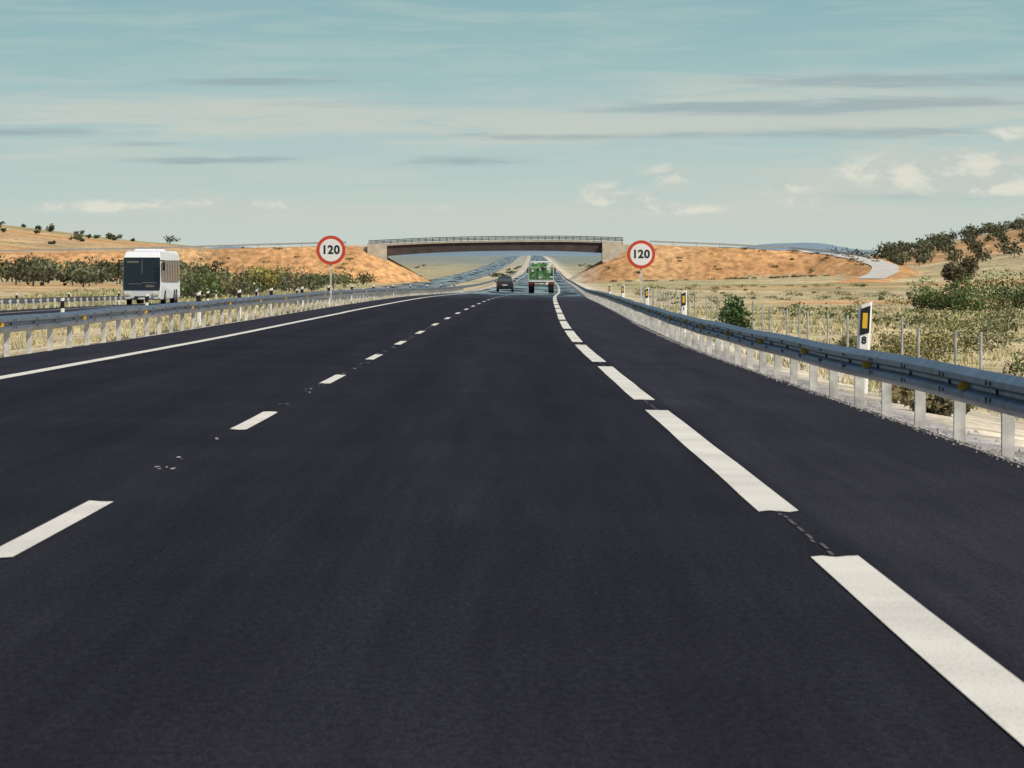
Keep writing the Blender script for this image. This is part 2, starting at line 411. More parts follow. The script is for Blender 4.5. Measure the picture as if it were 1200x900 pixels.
# ------------------------------------------------------------------ delineator posts
def text_obj(name,s,size,loc,parent,mat,offs=.01,sx=1):
    c=bpy.data.curves.new(name,'FONT'); c.body=s; c.size=size; c.align_x='CENTER'; c.align_y='CENTER'; c.offset=offs; c.extrude=.002
    c.materials.append(mat); o=bpy.data.objects.new(name,c); scene.collection.objects.link(o); o.parent=parent
    o.location=loc; o.rotation_euler=(math.pi/2,0,0); o.scale=(sx,1,1); return o
def hexpost(mb,w,t,z0,z1,slant,m,y0=0):
    b=len(mb.v)
    for z,sl in ((z0,0),(z1,1)):
        for (px,py) in ((-w/2,-t*.2),(-w*.3,-t/2),(w*.3,-t/2),(w/2,-t*.2),(w/2,t*.2),(w*.3,t/2),(-w*.3,t/2),(-w/2,t*.2)):
            mb.v.append((px,py+y0,z+(slant*(px/w) if sl else 0)))
    for i in range(8):
        j=(i+1)%8; mb.f.append([b+i,b+j,b+8+j,b+8+i]); mb.m.append(m)
    mb.f.append([b+i for i in range(8)][::-1]); mb.m.append(m); mb.f.append([b+8+i for i in range(8)]); mb.m.append(m)
def delineator(x,d,h=1.45,num=None,w=.19,lean=0):
    z=gz(x,d); root=empty('delineator_post',(x,d,z)); root.rotation_euler[1]=lean
    m=MB(); hexpost(m,w,.10,-.1,h,.08,0)
    b=len(m.v)
    for y in (-.054,-.0505):
        m.v+= [(-w*.36,y,h-.46),(w*.36,y,h-.41),(w*.36,y,h-.02),(-w*.36,y,h-.075)]
    for q in ((0,1,2,3),(7,6,5,4),(0,4,5,1),(1,5,6,2),(2,6,7,3),(3,7,4,0)): m.f.append([b+i for i in q]); m.m.append(1)
    m.box((.0,-.0575,h-.24),(.07,.006,.22),2)
    m.make('post',[M_white,M_black,M_yel],parent=root)
    if num: text_obj('number',num,.14,(0,-.053,h-.525),root,M_black,.006)
    return root
delineator(5.0,66,1.28,'8',lean=.05)
delineator(5.25,141,1.24,'1')
delineator(5.85,200,1.2); delineator(6.3,262,1.2); delineator(7.0,330,1.2)
def small_posts(name,t,ds,h):
    for dd in ds:
        x=float(OFF(dd))+t; z=gz(x,dd); root=empty(name,(x,dd,z)); m=MB()
        hexpost(m,.14,.08,-.1,h,.05,0); hexpost(m,.146,.086,h-.36,h-.1,.03,1); m.make('post',[M_white,M_black],parent=root)
small_posts('delineator_post',-8.3,[150,170,190,214,240,268,300,335,372,415,460,520],1.1)
small_posts('delineator_post',-14.3,[165,200,236,275,318,365,420,480],1.1)
small_posts('delineator_post',-29.2,[280,310,345,395,440,500],1.1)

# ------------------------------------------------------------------ 120 signs
def speed_sign(x,d,zc,r):
    zg=gz(x,d); root=empty('speed_limit_sign',(x,d,zg)); h=zc-zg
    m=MB(); n=48
    m.cyl((0,0,h),r,.03,'y',3,n); m.cyl((0,-.018,h),r*.985,.008,'y',2,n); m.cyl((0,-.025,h),r*.775,.008,'y',0,n)
    m.box((0,.05,h/2-.1),(.07,.05,h+.2),1); m.box((0,.035,h+.25),(.5,.02,.05),1); m.box((0,.035,h-.25),(.5,.02,.05),1)
    m.make('plate_and_post',[M_white,M_post,M_red,M_grey],parent=root)
    for i,ch in enumerate('120'): text_obj('limit_digit',ch,.50,((-.27,-.015,.255)[i],-.031,h),root,M_black,.018,1.0)
speed_sign(5.66,202,.07,.62)
speed_sign(-7.7,196,.25,.62)

# ------------------------------------------------------------------ wire fence
root=empty('wire_fence',(7.5,60,gz(7.5,60))); p=MB(); fx=[]
for i,dd in enumerate(np.arange(46,330,6.2)):
    x=float(OFF(dd))+9.7+.4*math.sin(dd*.02)+random.uniform(-.15,.15); dd=dd+random.uniform(-.8,.8); z=gz(x,dd); fx.append((x,dd,z))
    p.cyl((x-7.5,dd-60,z-root.location.z+.62+random.uniform(-.12,.08)),.026,1.4,'z',0,8)
for hh in (.45,.8,1.15):
    for (a,b) in zip(fx[:-1],fx[1:]):
        n=len(p.v); rr=.004
        for (x,y,z) in (a,b):
            for (q,w) in ((-rr,0),(rr,0),(0,rr)): p.v.append((x-7.5+q,y-60,z-root.location.z+hh+w))
        p.f+= [[n,n+3,n+4,n+1],[n+1,n+4,n+5,n+2],[n+2,n+5,n+3,n]]; p.m+=[0,0,0]
p.make('posts_and_wires',[M_fence],parent=root)

# ------------------------------------------------------------------ overpass
root=empty('overpass_bridge',(0,1003,0))
bx=np.linspace(-31,24,45); ztop=hermite([-60,-31,-18,0,14,24,50],[1.6,2.35,2.95,3.3,3.3,3.0,2.0])(bx)
def sweep(name,y0,y1,za,zb,mat,xs=bx,zt=ztop):
    v=[];f=[]
    for x,z,a,b in zip(xs,zt,za,zb):
        v+= [(x,y0,z+a),(x,y1,z+a),(x,y1,z+b),(x,y0,z+b)]
    for i in range(len(xs)-1):
        for j in range(4): f.append((4*i+j,4*i+(j+1)%4,4*i+4+(j+1)%4,4*i+4+j))
    f+=[(0,1,2,3),(4*len(xs)-1,4*len(xs)-2,4*len(xs)-3,4*len(xs)-4)]
    return mk(name,v,f,mat,parent=root)
o=np.ones_like(bx); arch=-2.15-.5*(np.abs((bx+3.5)/27.5)**2)
sweep('deck_slab',-5,5,-.28*o,0*o,M_conc)
sweep('girder',-4.6,-3.6,arch,-.285*o,M_steel); sweep('girder_rear',3.6,4.6,arch,-.285*o,M_steel)
sweep('soffit',-3.59,3.59,arch+.4,-.285*o,M_steel)
sweep('kerb',-5.05,-4.6,.004*o,.12*o,M_conc); sweep('kerb_rear',4.6,5.05,.004*o,.12*o,M_conc)
m=MB()
for side in (-4.85,4.85):
    for x,z in zip(np.linspace(-31,24,37),np.interp(np.linspace(-31,24,37),bx,ztop)): m.box((x,side,z+.55),(.09,.09,.86),0)
m.make('railing_posts',[M_bolt],parent=root)
for k,(a,b) in enumerate(((.32,.46),(.62,.74),(.92,1.04))):
    sweep('rail_bar',-4.9,-4.8,a*o,b*o,M_bolt); sweep('rail_bar_rear',4.8,4.9,a*o,b*o,M_bolt)
m=MB()
for (xa,xb,zt) in ((-38,-27.2,2.05),(19.6,31,2.55)):
    m.box(((xa+xb)/2,0,(zt-7)/2),(xb-xa,9.6,zt+7),0)
m.box((-29.2,-5.35,.6),(4.2,1.0,4.2),0); m.box((21.6,-5.35,.9),(4.2,1.0,4.6),0)
m.make('abutments',[M_conc],parent=root,bevel=.05)
def ribbon(name,pts,w,mat,lift):
    P=[]; 
    for a,b in zip(pts[:-1],pts[1:]):
        n=8
        for i in range(n): P.append([a[k]+(b[k]-a[k])*i/n for k in range(3)])
    P.append(list(pts[-1])); P=np.array(P); 
    for _ in range(6): P[1:-1]=(P[:-2]+2*P[1:-1]+P[2:])/4
    v=[];f=[]
    for i,q in enumerate(P):
        tg=P[min(i+1,len(P)-1)]-P[max(i-1,0)]; nn=np.array([-tg[1],tg[0],0]); nn/=np.linalg.norm(nn)
        for s in (-.5,0,.5):
            pt=q+nn*w*s; v.append((pt[0],pt[1],max(gz(pt[0],pt[1]),q[2])+lift))
    for i in range(len(P)-1):
        for j in (0,1): f.append((3*i+j,3*i+j+1,3*i+4+j,3*i+3+j))
    mk(name,v,f,mat)
M_path=simple('pale_concrete_path',(.50,.48,.44),rough=.9,var=.12,scale=.6)
ribbon('path',spine_r[1:8],5.6,M_path,.10)
m=MB(); rt=empty('embankment_barrier',(30,1000,2))
for (x0,y0,z0),(x1,y1,z1) in list(zip(spine_r[:4],spine_r[1:5]))+list(zip(spine_l[:3],spine_l[1:4])):
    n=max(2,int(math.hypot(x1-x0,y1-y0)/4)); 
    for i in range(n):
        u=i/n; m.box((x0+(x1-x0)*u-30,y0+(y1-y0)*u-4.2-1000,z0+(z1-z0)*u+.4-2),(.14,.14,1.0),0)
    b=len(m.v)
    for (xx,yy,zz) in ((x0,y0,z0),(x1,y1,z1)):
        for dy,dz in ((-4.25,.5),(-4.15,.5),(-4.15,.85),(-4.25,.85)): m.v.append((xx-30,yy+dy-1000,zz+dz-2))
    for j in range(4): m.f.append([b+j,b+(j+1)%4,b+4+(j+1)%4,b+4+j]); m.m.append(0)
m.make('barrier',[M_fence],parent=rt)

# ------------------------------------------------------------------ bus
def bus(x,d,z,rz):
    r=empty('coach_bus',(x,d,z),rz); m=MB(); W=2.55; H=3.5; L=12.8
    m.prism([(0.0,.42,1.24),(-.05,1.0,1.29),(.02,1.35,1.31),(.22,3.2,1.27),(.5,3.55,1.16),(1.0,3.64,1.08),(L-.5,3.64,1.08),(L-.1,3.45,1.18),(L,3.0,1.27),(L,.5,1.29),(L-.2,.36,1.24),(.25,.34,1.24)],0)
    m.box((0,2.6,3.70),(1.5,1.8,.16),0,(.9,.9)); m.box((0,8,3.70),(1.4,2.2,.16),0,(.9,.9))
    m.make('body',[M_busw],parent=r,bevel=.07)
    g=MB()
    def fp(z): return float(np.interp(z,[1.0,1.35,3.2],[-.05,.02,.22]))-.03
    for za,zb,wa,wb in ((1.0,1.35,1.22,1.25),(1.35,2.0,1.25,1.25),(2.0,3.2,1.25,1.22)):
        g.quad([(-wa,fp(za),za),(wa,fp(za),za),(wb,fp(zb),zb),(-wb,fp(zb),zb)],0)
    for s in (-1,1):
        g.quad([(s*1.325,.35,1.55),(s*1.325,L-.6,1.55),(s*1.30,L-.6,3.0),(s*1.30,.5,3.0)],1)
    g.make('glazing',[M_glass,M_glassb],parent=r)
    k=MB()
    for s in (-1,1):
        k.box((s*1.52,-.32,2.6),(.17,.12,.56),0); k.box((s*1.42,-.2,2.98),(.34,.08,.08),0)
        k.box((s*.95,-.075,.74),(.42,.06,.18),1); k.box((s*.97,-.04,.46),(.3,.06,.09),1)
        for yy in (2.8,8.8,10.2): 
            k.cyl((s*1.16,yy,.5),.5,.3,'x',0,20); k.cyl((s*1.33,yy,.5),.27,.02,'x',2,14)
        for yy in np.arange(2.2,L-1,1.7): k.box((s*1.322,yy,2.27),(.012,.10,1.4),0)
    k.box((0,-.085,.50),(1.0,.05,.18),0); k.box((0,-.095,.45),(.5,.03,.11),3)
    k.box((0,.085,2.3),(.03,.02,1.5),2)
    k.box((-.45,-.03,1.42),(.9,.02,.03),2,rz=.02); k.box((.5,-.02,1.5),(.9,.02,.03),2,rz=.02)
    k.make('details',[M_black,M_plate,M_grey,M_white],parent=r)
    s=MB(); s.box((.55,-.035,1.28),(.6,.012,.16),2); s.box((-.62,.14,2.9),(.8,.012,.14),2)
    s.make('dashboard_items',[M_grey,M_skin,M_glassb],parent=r)
bus(-24.9,310,float(ZP(310))+OPP_Z+.01,-.03)

# ------------------------------------------------------------------ car (seen from behind)
def car(x,d,z,rz):
    r=empty('car',(x,d,z),rz); m=MB()
    m.prism([(0,.35,.80),(-.02,.62,.85),(.04,.92,.84),(.5,.98,.83),(3.0,.97,.82),(3.9,.78,.78),(4.05,.5,.74),(4.0,.28,.72),(.1,.25,.76)],0)
    m.make('body',[M_carp],parent=r,bevel=.05)
    c=MB(); c.prism([(.06,.93,.78),(.3,1.36,.66),(.55,1.50,.60),(1.7,1.52,.6),(2.2,1.42,.62),(3.05,.96,.76)],0)
    c.make('cabin',[M_carp],parent=r,bevel=.04)
    k=MB()
    k.quad([(-.66,.07,1.0),(.66,.07,1.0),(.57,.25,1.36),(-.57,.25,1.36)],0)
    for s in (-1,1):
        k.quad([(s*.775,.45,1.0),(s*.775,2.7,1.0),(s*.645,2.1,1.38),(s*.655,.55,1.38)],0)
        k.box((s*.76,-.03,.84),(.11,.06,.16),1)
        for yy in (.75,3.3): k.cyl((s*.72,yy,.31),.31,.2,'x',2,20); k.cyl((s*.825,yy,.31),.19,.01,'x',5,12)
        k.box((s*.93,2.6,.98),(.18,.1,.12),4)
    k.box((0,-.045,.66),(.5,.02,.11),3); k.box((0,-.04,.40),(1.45,.07,.16),2)
    k.make('details',[simple('car_rear_glass',(.06,.075,.08),rough=.15,spec=.6),M_tail,M_rubber,M_plate,M_carp,M_grey],parent=r)
car(-.70,452,float(ZP(452))+float(cs(np.array(-1.75)))+.01,-.011)

# ------------------------------------------------------------------ green lorry (seen from behind)
def lorry(x,d,z,rz):
    r=empty('truck',(x,d,z),rz); m=MB()
    m.box((0,4.0,.92),(.9,8,.22),2)
    m.box((0,3.2,1.10),(2.34,6.6,.14),3)
    m.box((0,3.2,1.84),(2.30,6.5,1.32),0,(.97,1))
    m.box((0,8.0,1.85),(2.25,1.9,2.3),3,(.92,.85))
    m.make('body',[M_green2,M_green,M_black,M_white],parent=r,bevel=.04)
    ld_=MB()
    for i in range(50):
        ld_.box((random.uniform(-.85,.85),random.uniform(.2,6),random.uniform(2.4,2.72)),(random.uniform(.2,.6),random.uniform(.4,1.2),random.uniform(.2,.5)),random.choice([0,0,1,2,2]),(random.uniform(.6,1),.8),rz=random.uniform(-.4,.4))
    ld_.make('load',[M_green,M_plate,M_green2],parent=r,bevel=.02)
    k=MB()
    for s in (-1,1):
        k.box((s*1.17,-.07,2.0),(.06,.07,1.75),4)
        k.box((s*1.17,3.2,2.86),(.05,6.6,.05),4)
        for yy in (1.2,2.5,7.6): k.cyl((s*.95,yy,.5),.5,.5,'x',2,20)
        k.box((s*.93,.45,.55),(.52,.03,.62),2)
        k.box((s*.95,-.10,.88),(.34,.06,.13),1)
        k.box((s*.45,-.105,.88),(.28,.05,.10),3)
        k.box((s*1.32,7.2,2.1),(.14,.1,.5),2)
        for yy in np.arange(.4,6.4,1.2): k.box((s*1.17,yy,1.85),(.04,.08,1.35),0)
    k.box((0,-.07,2.9),(2.4,.07,.09),4); k.box((0,-.07,2.45),(2.3,.05,.07),4)
    k.box((0,-.085,1.2),(2.3,.05,.07),4); k.box((0,-.08,.66),(2.2,.08,.10),2)
    for xx in (-.56,0,.56): k.box((xx,-.075,1.85),(.05,.04,1.25),0)
    for i in range(34):
        k.box((random.uniform(-1,1),-.066,random.uniform(1.32,2.36)),(random.uniform(.08,.35),.02+i*.0006,random.uniform(.06,.26)),random.choice([5,5,6,2,6,4]))
    k.box((0,-.10,.88),(.5,.04,.13),3)
    k.make('details',[M_grey,M_tail,M_rubber,M_plate,simple('dirty_frame',(.50,.52,.48),var=.3),simple('light_green_load',(.17,.33,.10),var=.4,scale=5),M_green],parent=r)
lorry(2.78,440,float(ZP(440))+float(cs(np.array(1.75)))+.01,-.011)

# ------------------------------------------------------------------ vegetation
M_fol=foliage_mat('foliage')
M_bark=simple('bark',(.10,.075,.055),rough=.95,var=.3)
def leaf_cloud(c,rad,n,size,col,cvar=.35,lobes=7,flat=.8,light=None):
    c=np.array(c,float); rad=np.array(rad,float)
    lc=rng.normal(0,.45,(lobes,3)); lc[:,2]=np.abs(lc[:,2])*.9-.35; lr=rng.uniform(.38,.7,lobes); lt=rng.uniform(.6,1.45,lobes)
    w=lr**2/np.sum(lr**2); which=rng.choice(lobes,n,p=w)
    dirs=rng.normal(0,1,(n,3)); dirs/=np.linalg.norm(dirs,axis=1)[:,None]
    rr=rng.uniform(.25,1.08,n)**.6
    p=(lc[which]+dirs*(lr[which]*rr)[:,None]); p[:,2]=np.maximum(p[:,2],-.98)
    hgt=p[:,2].copy(); p=c+p*rad
    a=rng.normal(0,1,(n,3)); a/=np.linalg.norm(a,axis=1)[:,None]; b=np.cross(a,rng.normal(0,1,(n,3))); b/=np.linalg.norm(b,axis=1)[:,None]
    s=size*rng.uniform(.5,1.5,n)[:,None]; 
    V=np.stack([p-a*s,p+b*s*.55,p+a*s,p-b*s*.55],1).reshape(-1,3)
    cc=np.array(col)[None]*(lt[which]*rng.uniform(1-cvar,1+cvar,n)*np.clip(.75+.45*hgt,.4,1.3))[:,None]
    cc=cc*(1+rng.normal(0,.06,(n,3)))
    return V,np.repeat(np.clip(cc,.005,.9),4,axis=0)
class Veg:
    def __init__(s): s.V=[];s.C=[];s.n=0; s.b=MB()
    def add(s,*a,**k):
        v,c=leaf_cloud(*a,**k); s.V.append(v); s.C.append(c)
    def trunk(s,x,y,z,h,r,limbs=4,spread=.5):
        s.b.cyl((x,y,z+h/2-.1),r,h+.2,'z',0,8,r*.6)
        for i in range(limbs):
            a=6.28*i/limbs+random.random(); b=len(s.b.v); dx,dy=math.cos(a)*spread,math.sin(a)*spread; top=h*.9
            for (px,py,pz,rr) in ((x,y,z+h*.75,r*.5),(x+dx,y+dy,z+h+spread*1.1,r*.22)):
                for k in range(5): s.b.v.append((px+rr*math.cos(k*1.257),py+rr*math.sin(k*1.257),pz))
            for k in range(5): s.b.f.append([b+k,b+(k+1)%5,b+5+(k+1)%5,b+5+k]); s.b.m.append(0)
    def make(s,name):
        V=np.concatenate(s.V); C=np.concatenate(s.C); n=len(V)//4
        nb=len(s.b.v)
        if nb: V=np.concatenate([V,np.array(s.b.v)]); C=np.concatenate([C,np.full((nb,3),.08)])
        f=[(4*i,4*i+1,4*i+2,4*i+3) for i in range(n)]+[[q+4*n for q in ff] for ff in s.b.f]
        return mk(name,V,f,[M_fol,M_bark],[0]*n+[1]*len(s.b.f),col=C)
OL=(.12,.13,.072); GR=(.085,.12,.045); YG=(.30,.27,.085); DK=(.075,.085,.055)
def olive(vg,x,y,h,n=220,col=OL,size=.22,w=None,trunk=.25):
    z=gz(x,y); w=w or h*.6*random.uniform(.85,1.25)
    vg.trunk(x,y,z,h*trunk,h*.04,3,w*.4)
    vg.add((x,y,z+h*.52),(w,w,h*.5),n,size,col)
vg=Veg()
for yy in np.arange(760,985,15):
    for xx in np.arange(-145,-60,6.8):
        if random.random()<.15: continue
        hh=random.uniform(2.8,5.2)
        olive(vg,xx+random.uniform(-2.4,2.4),yy+random.uniform(-6,6),hh,170,np.array(OL)*random.uniform(.55,1.3),.34,w=hh*random.uniform(.5,.8))
vg.make('olive_grove')
vg=Veg()
for i in range(210):
    yy=random.uniform(430,960); tt=-random.uniform(33,36+ (yy-400)*.095); xx=float(OFF(yy))+tt
    if abs(xx)*5400/yy>400: continue
    olive(vg,xx,yy,random.uniform(1.4,3.9),130,np.array(random.choice([OL,OL,GR,(.2,.19,.09)]))*random.uniform(.7,1.3),.22,w=random.uniform(1.2,2.7),trunk=.1)
vg.make('roadside_shrubs')
vg=Veg(); olive(vg,-36.3,665,4.4,1300,YG,.2,w=2.3,trunk=.15); vg.make('yellow_green_tree')
vg=Veg()
for i in range(90):
    xx=-110-125*random.random()**.8; yy=random.uniform(1240,1450)
    hh=random.uniform(1.0,3.6) if xx<-150 else random.uniform(.8,2.0)
    olive(vg,xx,yy,hh,90,np.array(DK)*random.uniform(.8,1.9),.36,w=hh*random.uniform(.5,.9),trunk=.1)
for xx,h in ((-104,3.2),(-140,2.6),(-122,2.0),(-82,2)): olive(vg,xx,1400,h,150,DK,.3,trunk=.1)
vg.make('hill_scrub')
vg=Veg()
for yy in np.arange(1010,1190,12):
    for xx in np.arange(84,195,6.3):
        if random.random()<.1: continue
        olive(vg,xx+random.uniform(-1.2,1.2)+(yy-1010)*.08,yy+random.uniform(-2,2),random.uniform(2.2,3.4),100,np.array(OL)*random.uniform(.55,1.15),.32,w=random.uniform(1.3,2.1),trunk=.15)
vg.make('olive_orchard')
vg=Veg()
for i in range(60):
    xx=random.uniform(95,185); yy=random.uniform(1190,1260)
    olive(vg,xx,yy,random.uniform(2,3.6),90,np.array(DK)*random.uniform(.9,1.6),.36,w=random.uniform(1.6,3.2),trunk=.1)
for i in range(60):
    xx=random.uniform(55,135); yy=random.uniform(1040,1250); olive(vg,xx,yy,random.uniform(1.5,3.2),100,np.array(OL)*random.uniform(.6,1.1),.32,trunk=.1)
vg.make('hedgerow')
vg=Veg(); olive(vg,69.5,720,5.6,2400,(.17,.145,.085),.2,w=2.6,trunk=.2); vg.make('tree')
vg=Veg(); olive(vg,73,760,3.8,1400,(.14,.14,.07),.2,w=2.4,trunk=.15); vg.make('tree')
vg=Veg()
for (xx,yy,h,w) in ((31.6,352,2.4,1.6),(34,350,3.1,1.9),(36.6,347,3.9,2.2),(39.2,350,4.4,2.4),(42,352,3.9,2.5),(38,340,2.4,1.9),(33,338,1.6,1.6),(41,336,2.6,2)):
    z=gz(xx,yy); vg.add((xx,yy,z+h*.45),(w,w,h*.5),1500,.11,np.array([.105,.14,.05])*random.uniform(.75,1.3),lobes=10)
vg.make('green_thicket')
vg=Veg(); x,y=6.65,136; vg.add((x,y,gz(x,y)+.62),(.62,.6,.72),1500,.055,(.055,.095,.035)); vg.make('bush')
for (x,y,h,w,c) in ((10.2,122,1.4,.9,(.24,.22,.085)),(11.6,126,1.2,.9,(.26,.24,.1)),(9.4,131,.8,.6,(.2,.19,.08)),(14.5,150,1.2,1.2,(.24,.23,.1)),(5.5,60.5,.55,.42,(.36,.31,.15)),(5.9,64,.5,.4,(.28,.27,.12)),(6.4,78,.5,.5,(.24,.24,.1)),(6.2,71,.45,.4,(.34,.31,.15)),(5.2,56,.35,.3,(.36,.33,.18)),(12.5,108,.9,.9,(.17,.2,.08)),(17,165,1.5,1.5,(.15,.18,.07)),(20.5,200,1.6,1.8,(.13,.16,.06)),(8.6,112,.7,.6,(.2,.22,.09))):
    vg=Veg(); vg.add((x,y,gz(x,y)+h*.42),(w,w,h*.6),1300,.045,c,lobes=10); vg.make('dry_shrub')
vg=Veg()
for i in range(260):
    yy=random.uniform(150,820); xx=float(OFF(yy))+random.uniform(14,20+yy*.11); h=random.uniform(.3,1.0)
    vg.add((xx,yy,gz(xx,yy)+h*.4),(h*1.3,h,h*.5),70,.1,np.array(random.choice([(.32,.28,.14),(.2,.2,.1),(.14,.17,.07),(.16,.18,.08)])))
for i in range(60):
    xx=random.uniform(20,78); yy=random.uniform(965,998); h=random.uniform(.4,.9)
    vg.add((xx,yy,gz(xx,yy)+h*.3),(h*1.5,h,h*.5),50,.16,np.array((.15,.14,.07)))
for i in range(60):
    xx=random.uniform(-100,-32); yy=random.uniform(965,998); h=random.uniform(.4,.9)
    vg.add((xx,yy,gz(xx,yy)+h*.3),(h*1.5,h,h*.5),50,.16,np.array((.15,.14,.07)))
for i in range(50):
    yy=random.uniform(1080,2200); xx=float(OFF(yy))+random.choice([random.uniform(14,60),random.uniform(-14,-8),random.uniform(-90,-32)]); h=random.uniform(.8,2.6)
    if -16<xx-float(OFF(yy))<-5: h*=.4
    vg.add((xx,yy,gz(xx,yy)+h*.4),(h*1.2,h,h*.5),60,.3,np.array((.14,.15,.08)))
vg.make('field_scrub')

def grass(name,pts,hmin,hmax,cols,blades=9,wd=.012,spread=.12):
    n=len(pts); P=np.repeat(np.array(pts),blades,axis=0); m=len(P)
    P[:,0]+=rng.normal(0,spread,m); P[:,1]+=rng.normal(0,spread,m)
    Zg=ground(P[:,0],P[:,1]); h=np.repeat(rng.uniform(hmin,hmax,n),blades)*rng.uniform(.5,1.2,m)
    a=rng.uniform(0,6.28,m); lean=rng.uniform(.1,.9,m)*h; la=rng.uniform(0,6.28,m)
    w=wd*rng.uniform(.6,1.5,m)*(P[:,1]/80).clip(.7,6)
    b0=np.stack([P[:,0]-np.cos(a)*w,P[:,1]-np.sin(a)*w,Zg-.02],1); b1=np.stack([P[:,0]+np.cos(a)*w,P[:,1]+np.sin(a)*w,Zg-.02],1)
    tp=np.stack([P[:,0]+np.cos(la)*lean,P[:,1]+np.sin(la)*lean,Zg+h],1)
    V=np.stack([b0,b1,tp],1).reshape(-1,3); F=np.arange(3*m).reshape(-1,3)
    cc=np.array(cols)[rng.integers(0,len(cols),n)]; cc=np.repeat(cc,blades,axis=0)*rng.uniform(.8,1.2,m)[:,None]
    C=np.repeat(cc,3,axis=0); C[0::3]*=.8; C[1::3]*=.8
    mk(name,V,F,M_fol,col=C)
S1=(.64,.55,.34);S2=(.56,.48,.28);S3=(.42,.40,.21);S4=(.29,.32,.15)
pts=[]
for i in range(15000):
    dd=50+(random.random()**1.15)*360; t=random.uniform(9.4,12+dd*.13)
    if random.random()<.08: t=random.uniform(7.3,9.4)
    x=float(OFF(dd))+t
    if x*5400/dd>680: continue
    if math.sin(x*.9+dd*.11)+math.sin(dd*.23-x*.4)+random.uniform(-1,1)<.1: continue
    pts.append((x,dd))
grass('dry_grass',pts,.06,.32,[S1,S1,S2,S3,S3,S4])
pts=[]
for i in range(6500):
    dd=70+(random.random()**1.3)*430; t=-random.uniform(7.6,15.0)
    if math.sin(t*1.3+dd*.09)+math.sin(dd*.17)+random.uniform(-1,1)<-.2: continue
    pts.append((float(OFF(dd))+t,dd))
grass('dry_grass',pts,.05,.24,[S1,S1,S2,S3,S2])
pts=[]
for i in range(7000):
    dd=180+(random.random()**1.2)*520; t=-random.uniform(28.7,34+dd*.05); pts.append((float(OFF(dd))+t,dd))
grass('dry_grass',pts,.15,.5,[S1,S2,S3,S4,(.2,.23,.11)],wd=.016,spread=.25)

# ------------------------------------------------------------------ far hills, blue distance haze painted into their colour
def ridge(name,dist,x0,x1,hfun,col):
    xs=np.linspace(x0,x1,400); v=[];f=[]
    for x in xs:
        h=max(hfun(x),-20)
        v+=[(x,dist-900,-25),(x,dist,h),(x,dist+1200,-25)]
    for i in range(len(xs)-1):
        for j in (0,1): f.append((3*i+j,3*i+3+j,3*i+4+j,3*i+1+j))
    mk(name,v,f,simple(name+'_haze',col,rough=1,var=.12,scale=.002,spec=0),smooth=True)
def hf(x):
    u=x*5400/12000+600
    return 13+24*math.exp(-((u-930)/80)**2)+10*math.exp(-((u-620)/160)**2)+4*math.sin(x*.006)+2.5*math.sin(x*.017+1)+1.5*math.sin(x*.041)+6*math.exp(-((u-180)/200)**2)
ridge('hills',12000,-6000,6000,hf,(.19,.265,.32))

# ------------------------------------------------------------------ light + sky
EL=math.radians(47); AZ=math.radians(128)
sv=Vector((math.sin(AZ)*math.cos(EL),math.cos(AZ)*math.cos(EL),math.sin(EL)))
ld=bpy.data.lights.new('sun','SUN'); ld.energy=4.0; ld.angle=math.radians(.53); ld.color=(1,.92,.78)
lo=bpy.data.objects.new('sun',ld); scene.collection.objects.link(lo); lo.rotation_euler=(-sv).to_track_quat('-Z','Y').to_euler(); lo.location=(60,-60,80)

w=bpy.data.worlds.new('World'); scene.world=w; w.use_nodes=True; nt=w.node_tree; L=nt.links.new
w.cycles.sampling_method='NONE'
for n in list(nt.nodes): nt.nodes.remove(n)
out=nt.nodes.new('ShaderNodeOutputWorld'); bg=nt.nodes.new('ShaderNodeBackground'); bg.inputs['Strength'].default_value=.1; L(bg.outputs[0],out.inputs[0])
sky=nt.nodes.new('ShaderNodeTexSky'); sky.sky_type='NISHITA'; sky.sun_disc=False; sky.sun_elevation=EL; sky.sun_rotation=AZ; sky.dust_density=2.0
tc=nt.nodes.new('ShaderNodeTexCoord'); sep=nt.nodes.new('ShaderNodeSeparateXYZ'); L(tc.outputs['Generated'],sep.inputs[0])
def ma(op,a,b=None,c=None,clamp=False):
    r=nt.nodes.new('ShaderNodeMath'); r.operation=op; r.use_clamp=clamp
    for i,q in enumerate((a,b,c)):
        if q is None: continue
        if isinstance(q,(int,float)): r.inputs[i].default_value=q
        else: L(q,r.inputs[i])
    return r.outputs[0]
X_,Y_,Z_=sep.outputs
hyp=ma('SQRT',ma('ADD',ma('MULTIPLY',X_,X_),ma('MULTIPLY',Y_,Y_))); hyp=ma('MAXIMUM',hyp,.001)
A=ma('MULTIPLY',ma('ARCTAN2',X_,Y_),100.0); Ee=ma('MULTIPLY',ma('DIVIDE',Z_,hyp),100.0)
def comb(a,b,sa,sb,ofs=0):
    c=nt.nodes.new('ShaderNodeCombineXYZ'); L(ma('MULTIPLY',a,sa),c.inputs[0]); L(ma('MULTIPLY',b,sb),c.inputs[1]); c.inputs[2].default_value=ofs; return c.outputs[0]
def noise(vec,detail=5,rough=.6,dist=0):
    n=nt.nodes.new('ShaderNodeTexNoise'); n.inputs['Scale'].default_value=1; n.inputs['Detail'].default_value=detail; n.inputs['Roughness'].default_value=rough; n.inputs['Distortion'].default_value=dist
    L(vec,n.inputs['Vector']); return n.outputs['Fac']
N1=noise(comb(A,Ee,.26,3.0),6,.6,.5); N1b=noise(comb(A,Ee,.5,6.0,3.3),5,.6,.3); N2=noise(comb(A,Ee,1.1,2.4,7.7),6,.6,.3)
